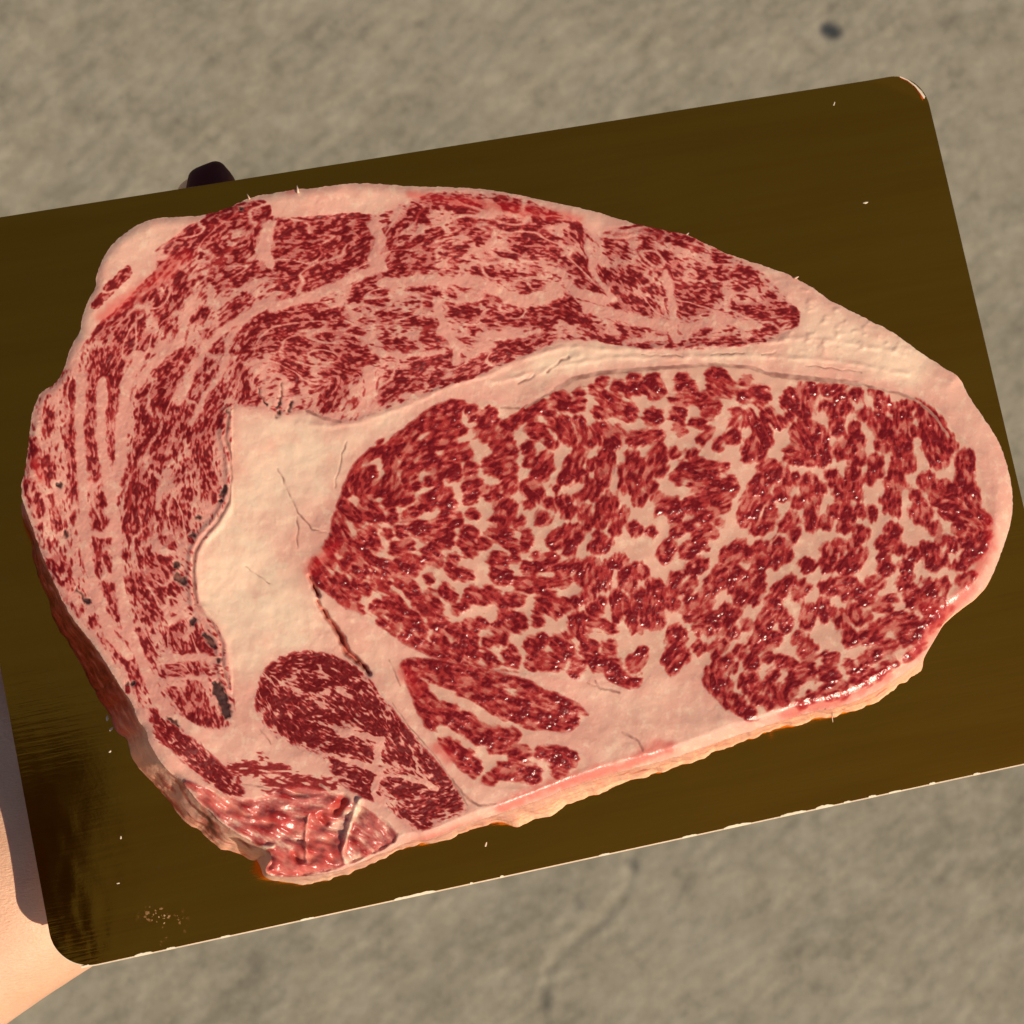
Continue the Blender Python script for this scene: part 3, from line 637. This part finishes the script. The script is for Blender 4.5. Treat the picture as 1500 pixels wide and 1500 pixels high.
c = k.mix(k.rng(ln, .03, .36), fat, midc)
c = k.mix(k.rng(ln, .32, .66), c, redc)
c = k.mix(k.rng(ln, .66, 1.0), c, deep)
c = k.mix(k.math('MULTIPLY', B[0], .72), c, k.mix(A[0], (.66, .13, .10), (.42, .012, .012)))
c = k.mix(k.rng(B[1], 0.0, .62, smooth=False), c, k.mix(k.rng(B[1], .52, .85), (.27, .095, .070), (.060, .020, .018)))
wetv = B[2]
rough = k.n('ShaderNodeMapRange', ins={0: wetv, 1: 0.0, 2: 1.0, 3: .54, 4: .25})
bm = k.bump(k.math('ADD', k.math('MULTIPLY', f1, .5), k.math('MULTIPLY', f2, .6)), .30, .0004)
k.set(Base_Color=c, Roughness=rough, Specular_IOR_Level=k.n('ShaderNodeMapRange', ins={0: wetv, 1: 0.0, 2: 1.0, 3: .22, 4: .5}), Normal=bm, Subsurface_Weight=.32, Subsurface_Radius=(1.0, .35, .22), Subsurface_Scale=.0014,
      Coat_Weight=0.0)
meat_m = k.m

root = face(760, 760, 0.0)
steak = empty('ribeye_steak', (float(root[0]), float(root[1]), 0))
tag(steak, 'thick raw marbled ribeye steak lying on the gold card', 'steak')
names = ['fat', 'cap_muscle', 'side_muscle', 'strip_muscle', 'oval_muscle', 'inner_muscle', 'eye_muscle']
plabs = ['creamy white fat between and around the muscles', 'finely marbled upper muscle', 'finely marbled muscle wrapping the left side', 'narrow dark red muscle at the lower left', 'oval dense red muscle at the bottom',
         'wedge of coarsely marbled muscle under the eye', 'large round coarsely marbled eye muscle']
off = np.array([root[0], root[1], 0])
for i, nm in enumerate(names):
    jj, ii = np.nonzero(cell & (clab == i))
    q = np.stack([jj*NX+ii, (jj+1)*NX+ii, (jj+1)*NX+ii+1, jj*NX+ii+1], -1)
    ids, inv = np.unique(q, return_inverse=True)
    o = mesh_obj(nm, V3.reshape(-1, 3)[ids]-off, inv.reshape(q.shape), meat_m, steak)
    attr3(o.data, 'tissue', Aall.reshape(-1, 3)[ids]); attr3(o.data, 'state', Ball.reshape(-1, 3)[ids])
    o.data.normals_split_custom_set_from_vertices(Nn.reshape(-1, 3)[ids].astype(np.float32))
    o['label'] = plabs[i]

# side wall: from the rim loop down to the card
jj, ii = np.nonzero(cell)
q = np.stack([jj*NX+ii, (jj+1)*NX+ii, (jj+1)*NX+ii+1, jj*NX+ii+1], -1)
E2 = np.concatenate([q[:, [0, 1]], q[:, [1, 2]], q[:, [2, 3]], q[:, [3, 0]]])
NN = NX*NY
e_f = E2[:, 0]*NN+E2[:, 1]; e_b = E2[:, 1]*NN+E2[:, 0]
sel = ~np.isin(e_f, e_b)
nxt = dict(E2[sel].tolist())
best = []
left_ = set(nxt)
while left_:
    s0 = left_.pop(); loop = [s0]; cur = nxt[s0]
    while cur != s0 and cur in left_:
        left_.discard(cur); loop.append(cur); cur = nxt[cur]
    if len(loop) > len(best): best = loop
loop = np.array(best)
lx, ly = vx.ravel()[loop], vy.ravel()[loop]
lnx, lny = -(gxr/gl).ravel()[loop], -(gyr/gl).ravel()[loop]
def smooth_loop(a, s):
    n = len(a); fr = np.fft.rfftfreq(n); return np.fft.irfft(np.fft.rfft(a)*np.exp(-2*np.pi**2*s*s*fr**2), n=n)
lnx, lny = smooth_loop(lnx, 9), smooth_loop(lny, 9); l_ = np.hypot(lnx, lny)+1e-9; lnx /= l_; lny /= l_
BASE = """437,277,-6 300,316,-6 160,363,-5 119,470,-3 62,572,-1 32,705,0 45,765,8 78,850,18 105,905,25 140,948,32 170,995,36 197,1036,36 217,1085,31 245,1130,30 262,1138,33 290,1175,34 325,1206,32 372,1234,26 396,1246,24
398,1284,7 520,1268,9 605,1230,7 705,1200,10 770,1180,26 800,1166,24 830,1155,23 880,1138,20 950,1120,16 1000,1106,14 1060,1084,12 1120,1064,10 1220,1038,11 1268,1022,13 1322,988,11 1365,943,3 1412,888,4 1482,765,-3 1465,650,-6 1405,552,-6 1235,450,-6 1030,355,-5 750,283,-5 560,270,-2"""
bc = np.array([[float(v) for v in p.split(',')] for p in BASE.split()])
w_ = 1/((lx[:, None]-bc[:, 0])**2+(ly[:, None]-bc[:, 1])**2+30)**2
base_off = (w_*bc[:, 2]).sum(1)/w_.sum(1)
arc = np.concatenate([[0], np.cumsum(np.hypot(np.diff(lx), np.diff(ly)))])
base_off = base_off+(2.4*vnoise(arc, 0*arc+3.3, 34, 301)+1.0*vnoise(arc, 0*arc+7.3, 11, 302))*sst(2, 12, base_off)
lz = zz.ravel()[loop]
lxs, lys, lzs = lx.copy(), ly.copy(), lz.copy()
lxs, lys, lzs = smooth_loop(lx, 5), smooth_loop(ly, 5), smooth_loop(lz, 8)
rows = 22
bm_ = sst(380, 470, lx)*sst(950, 1030, ly)
base_off = base_off+bm_*np.clip(4.5*vnoise(arc, 0*arc+1.7, 40, 311)+1.8*vnoise(arc, 0*arc+5.1, 14, 312), -1, 5)
Vw = []; Lw = []; Dw = []
Al = Aall.reshape(-1, 3)[loop]
leftw = sst(250, 150, lx)*sst(690, 800, ly)*sst(1120, 1060, ly); lump_ = sst(1090, 1140, ly)*sst(400, 360, lx); botw = sst(380, 460, lx)*sst(950, 1030, ly)
for r in range(rows+1):
    t = r/rows
    kb = min(1.0, r/3.0); bx_, by_, bz_ = lx+(lxs-lx)*kb, ly+(lys-ly)*kb, lz+(lzs-lz)*kb
    z = bz_+(-.0002-bz_)*t
    s_ = t**1.25
    vis_ = sst(1, 12, base_off)
    bul = vis_*3.0*np.sin(np.pi*t)*(1+.9*vnoise(arc, 0*arc+t*60, 24, 303))-2.5*(1-vis_)*sst(0, .05, np.array(t))
    o_ = base_off*s_+bul*sst(0, .12, np.array(t))+vis_*(1.6*vnoise(arc*.7, 0*arc+t*150, 13, 304)+.8*vnoise(arc*.8, 0*arc+t*170, 6, 308))*min(1, 5*t)*(1 if r < rows else .4)
    px_ = bx_+lnx*o_; py_ = by_+lny*o_
    Vw.append(face(px_, py_, z) if r else V3.reshape(-1, 3)[loop])
    v_ = t*165
    fib = vnoise(arc*.55+.3*v_, 0*arc+v_, 15, 305)+.6*vnoise(arc*.5, 0*arc+v_*1.1, 7, 306)
    memb = vnoise(arc*.6, 0*arc+v_, 34, 307)
    le = leftw*np.clip(.78+.5*fib, 0, 1)+lump_*np.clip(.14+.42*memb+.28*fib, 0, 1)+botw*np.clip(.0+.34*memb+.25*fib, 0, .5)*sst(.95, .35, np.array(t))
    top_ = sst(700, 380, ly)*(1-leftw)
    le = le+top_*np.clip(.1+.6*memb+.3*fib, 0, .8)
    bl = min(1, t*6)
    Lw.append(np.stack([Al[:, 0]*(1-bl)+bl*np.clip(le, 0, 1), Al[:, 1]*(1-bl)+0*le, Al[:, 2]*(1-bl)+bl*np.clip(.62-.3*leftw-.25*botw+.35*memb+.9*botw*sst(.5, .85, np.array(t)), 0, 1)], -1))
    Dw.append(np.stack([np.clip(.35*botw*sst(.2, 0, np.array(t))+.25*leftw, 0, 1), np.clip(lump_*sst(.2, .7, memb)*.7, 0, 1), .30+.35*botw+.3*leftw+0*t*le], -1))
nl = len(loop)
Vw = np.concatenate(Vw)
wi = np.arange((rows+1)*nl).reshape(rows+1, nl); wj = np.roll(wi, -1, 1)
wf = np.stack([wi[:-1], wi[1:], wj[1:], wj[:-1]], -1).reshape(-1, 4)
wall_ = mesh_obj('outer_side', Vw-off, wf, meat_m, steak)
attr3(wall_.data, 'tissue', np.concatenate(Lw)); attr3(wall_.data, 'state', np.concatenate(Dw))
wall_['label'] = 'outer side of the steak, dark lean on the left and fat below'
# underside resting on the card
cb = Vw[-nl:].mean(0); Vb = np.concatenate([Vw[-nl:], [[cb[0], cb[1], -.0002]]])-off
fbm_ = np.stack([np.arange(nl), np.full(nl, nl), np.roll(np.arange(nl), -1)], -1)
bot = mesh_obj('underside', Vb, fbm_, meat_m, steak)
attr3(bot.data, 'tissue', np.tile([.5, 0, .5], (nl+1, 1))); attr3(bot.data, 'state', np.tile([0, 0, .4], (nl+1, 1)))
# loose shreds of fat on the rim
def tube(path, rad, n=6):
    path = np.asarray(path, float); V = []; F = []
    for i, p in enumerate(path):
        d_ = path[min(i+1, len(path)-1)]-path[max(i-1, 0)]; d_ = d_/np.linalg.norm(d_)
        u = np.cross(d_, [.3, .2, 1]); u /= np.linalg.norm(u); v = np.cross(d_, u); r = rad[i]
        V += [p+r*(math.cos(2*math.pi*a/n)*u+math.sin(2*math.pi*a/n)*v) for a in range(n)]
    for i in range(len(path)-1):
        for a in range(n): F.append((i*n+a, i*n+(a+1) % n, (i+1)*n+(a+1) % n, (i+1)*n+a))
    F.append(tuple(range(n))[::-1]); F.append(tuple(range((len(path)-1)*n, len(path)*n)))
    return V, F
for pts, r in (([(437, 283), (436, 277), (435, 272)], 1.9), ([(366, 292), (364, 288), (362, 284)], 1.3), ([(1219, 1044), (1219, 1051), (1220, 1058)], 1.1), ([(1004, 345), (1007, 343), (1009, 341)], 1.4),
               ([(1164, 408), (1168, 406), (1170, 405)], 1.6),):
    zt = .0258 if pts[0][1] < 700 or pts[0][0] > 1000 else .004
    pw = [face(a, b, zt) - off for a, b in pts]
    V, F = tube(pw, [r*PXM, r*PXM*.8, r*PXM*.35])
    o = mesh_obj('fat_shred', V, F, meat_m, steak)
    attr3(o.data, 'tissue', np.tile([0, 0, 1.0], (len(V), 1))); attr3(o.data, 'state', np.tile([0, 0, .4], (len(V), 1)))
# ---- the hand holding the card from below -----------------------------------
k = NT('skin')
vec = k.coord()
s1 = k.noise(vec, 60, 4, .6); s2_ = k.noise(k.coord((700, 2600, 1500), math.radians(35)), 1, 4, .6); s3 = k.noise(vec, 1400, 3, .6)
c = k.mix(k.rng(s1, .35, .68), (.72, .395, .245), (.80, .465, .30))
c = k.mix(k.math('MULTIPLY', k.rng(s3, .55, .72), .25), c, (.62, .28, .18))
k.set(Base_Color=c, Roughness=.46, Subsurface_Weight=.25, Subsurface_Radius=(1, .35, .2), Subsurface_Scale=.002,
      Normal=k.bump(k.math('ADD', k.math('MULTIPLY', s2_, .7), k.math('MULTIPLY', s3, .5)), .7, .0004))
skin_m = k.m
def ellip_tube(path, n=28):                     # path rows: x, y, z, half-width, half-thickness
    V = []; F = []
    P = np.array([p[:3] for p in path])
    for i, p in enumerate(path):
        d_ = P[min(i+1, len(P)-1)]-P[max(i-1, 0)]; d_ = d_/np.linalg.norm(d_)
        u = np.cross(d_, [0, 0, 1]); u /= np.linalg.norm(u); v = np.cross(u, d_)
        V += [P[i]+p[3]*math.cos(2*math.pi*a/n)*u+p[4]*math.sin(2*math.pi*a/n)*v for a in range(n)]
    for i in range(len(P)-1):
        for a in range(n): F.append((i*n+a, i*n+(a+1) % n, (i+1)*n+(a+1) % n, (i+1)*n+a))
    F.append(tuple(range(n))[::-1]); F.append(tuple(range((len(P)-1)*n, len(P)*n)))
    return V, F
def resample(pts, m=8):
    pts = np.array(pts, float); out = []
    for i in range(len(pts)-1):
        p0 = pts[max(i-1, 0)]; p1 = pts[i]; p2 = pts[i+1]; p3 = pts[min(i+2, len(pts)-1)]
        for t in np.arange(m)/m:
            out.append(.5*((2*p1)+(-p0+p2)*t+(2*p0-5*p1+4*p2-p3)*t*t+(-p0+3*p1-3*p2+p3)*t**3))
    out.append(pts[-1]); return np.array(out)
def hp(px_, py_, zmm, w, h): q = face(px_, py_, zmm*.001); return [q[0], q[1], q[2], w*.001, h*.001]
def capped(pts, m=8):                           # add a rounded end
    r = resample(pts, m); d_ = r[-1][:3]-r[-2][:3]; d_ /= np.linalg.norm(d_); e_ = r[-1].copy(); out = list(r)
    for a in (25, 50, 70, 84):
        s_ = math.sin(math.radians(a)); q = e_.copy(); q[:3] = e_[:3]+d_*e_[3]*.95*s_; q[3:] = e_[3:]*math.cos(math.radians(a)); out.append(q)
    return out
parts = []
parts.append(capped([hp(-735, 1730, -60, 40, 34), hp(-455, 1570, -50, 36, 30), hp(-225, 1432, -39, 31, 26), hp(-62, 1318, -33, 30, 23.5), hp(95, 1190, -28, 34, 20), hp(220, 1060, -20, 40, 17.5), hp(300, 930, -19, 42, 16.5), hp(350, 830, -16, 40, 13)]))
fing = [  # index, middle, ring, little, thumb
    [hp(225, 860, -16, 12, 12), hp(215, 700, -13.5, 10, 10.5), hp(240, 560, -12.5, 9.2, 9.8), hp(275, 430, -12, 8.2, 9), hp(300, 297, -11.0, 7.6, 8.4)],
    [hp(320, 830, -16, 12, 12), hp(350, 670, -13, 10, 10.5), hp(395, 520, -12, 9.2, 9.6), hp(440, 430, -11, 8, 8.4)],
    [hp(410, 860, -16, 11, 11), hp(480, 710, -13, 9.5, 10), hp(550, 590, -12, 8.6, 9), hp(605, 520, -11, 7.6, 8)],
    [hp(460, 930, -16, 10, 10), hp(560, 830, -12, 8.5, 9), hp(640, 760, -11, 7.5, 8), hp(700, 710, -10.5, 6.6, 7)],
    [hp(60, 1130, -26, 15, 15), hp(-20, 960, -22, 13, 13), hp(-45, 840, -17, 11, 11), hp(-20, 720, -13, 9.6, 9)]]
for f_ in fing: parts.append(capped(f_))
V = []; F = []
for p in parts:
    v, f_ = ellip_tube(p); b = len(V); V += list(v); F += [tuple(i+b for i in q) for q in f_]
tmp = mesh_obj('hand_form', V, F, skin_m)
md = tmp.modifiers.new('join', 'REMESH'); md.mode = 'VOXEL'; md.voxel_size = .0016
sm = tmp.modifiers.new('relax', 'SMOOTH'); sm.factor = .5; sm.iterations = 14
ss = tmp.modifiers.new('sub', 'SUBSURF'); ss.levels = 1; ss.render_levels = 1
bpy.context.view_layer.update()
dg = bpy.context.evaluated_depsgraph_get()
me = bpy.data.meshes.new_from_object(tmp.evaluated_get(dg))
bpy.data.objects.remove(tmp)
me.polygons.foreach_set('use_smooth', np.ones(len(me.polygons), bool))
me.materials.clear(); me.materials.append(skin_m); me.name = 'skin'
base = face(-30, 1318, -.033)
hand = empty('hand', tuple(map(float, base)))
tag(hand, 'bare hand and wrist holding the gold card from underneath at the left', 'hand')
body = bpy.data.objects.new('skin', me); col.objects.link(body); body.parent = hand; body.location = -Vector(map(float, base))
k = NT('nail')
k.set(Base_Color=(.50, .38, .28), Roughness=.3, Subsurface_Weight=.1, Subsurface_Scale=.001, Coat_Weight=.3)
def nail(pts, side, w=6.2, L=13.0, lift=1.0):   # curved plate on the back of a fingertip
    r = resample(pts, 8); tip = r[-1]; d_ = tip[:3]-r[-5][:3]; d_ /= np.linalg.norm(d_)
    s_ = np.array(side, float); s_ -= d_*(s_@d_); s_ /= np.linalg.norm(s_); c_ = np.cross(d_, s_)
    V = []; F = []; nu, nv = 17, 18
    for lay in (0, 1):
        for j in range(nv):
            for i in range(nu):
                a = (i/(nu-1)-.5)*2; t = j/(nv-1)
                ww = w*(1-.55*max(0, (t-.7)/.3)**2); rr = (tip[3]*1000)*lift
                ang_ = a*ww/rr; rad = rr*(1.0 if t < .6 else 1.0-.16*((t-.6)/.4)**2)+(.55 if lay else .05)
                q = tip[:3]+d_*.001*(tip[3]*1000*.95-L+1.6+L*t-1.2*a*a*t)+.001*rad*(math.cos(ang_)*s_+math.sin(ang_)*c_)
                V.append(q)
    for lay in (0, 1):
        for j in range(nv-1):
            for i in range(nu-1):
                a = lay*nu*nv+j*nu+i; qd = (a, a+1, a+nu+1, a+nu); F.append(qd if lay else qd[::-1])
    ring = [i for i in range(nu)]+[j*nu+nu-1 for j in range(1, nv)]+[(nv-1)*nu+i for i in range(nu-2, -1, -1)]+[j*nu for j in range(nv-2, 0, -1)]
    for a, b in zip(ring, ring[1:]+ring[:1]): F.append((a, b, b+nu*nv, a+nu*nv))
    o = mesh_obj('fingernail', [v-base for v in V], F, k.m, hand)
    return o
dark_nail = NT('nail_maroon'); dark_nail.set(Base_Color=(.085, .008, .003), Roughness=.5, Specular_IOR_Level=.3)  # dark maroon base colour for the index fingernail plate
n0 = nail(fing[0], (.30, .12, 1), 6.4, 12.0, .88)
n0.data.materials[0] = dark_nail.m; n0['label'] = 'dark maroon fingernail showing past the far edge of the card'
for f_ in fing[1:4]: nail(f_, (-.1, -.1, -1))
nail(fing[4], (-.8, .1, -.6))

# ---- the phone that takes the picture, mirrored dark in the foil --------------
k = NT('phone_body'); k.set(Base_Color=(.012, .012, .013), Roughness=.35)
def slab(x0, x1, y0, y1, z0, z1, r, n=8):
    ring = []
    for cx_, cy_, a0 in ((x1-r, y1-r, 0), (x0+r, y1-r, 90), (x0+r, y0+r, 180), (x1-r, y0+r, 270)):
        for i in range(n+1):
            a = math.radians(a0+90*i/n); ring.append((cx_+r*math.cos(a), cy_+r*math.sin(a)))
    m = len(ring); V = []
    for z, s_ in ((z0, .985), (z0+.0008, 1), (z1-.0008, 1), (z1, .985)):
        mx, my = (x0+x1)/2, (y0+y1)/2; V += [(mx+(a-mx)*s_, my+(b-my)*s_, z) for a, b in ring]
    F = [tuple(range(m))[::-1], tuple(range(3*m, 4*m))]
    for l in range(3):
        for i in range(m): F.append((l*m+i, l*m+(i+1) % m, (l+1)*m+(i+1) % m, (l+1)*m+i))
    return V, F
phone = empty('phone'); phone.matrix_world = m4
tag(phone, 'dark phone held above, seen only as a reflection in the gold card', 'phone')
V, F = slab(-.080, .006, -.030, .076, .004, .012, .011); mesh_obj('body', V, F, k.m, phone)
V, F = slab(-.034, .004, -.028, .010, .0026, .0042, .008); mesh_obj('camera_plate', V, F, k.m, phone)
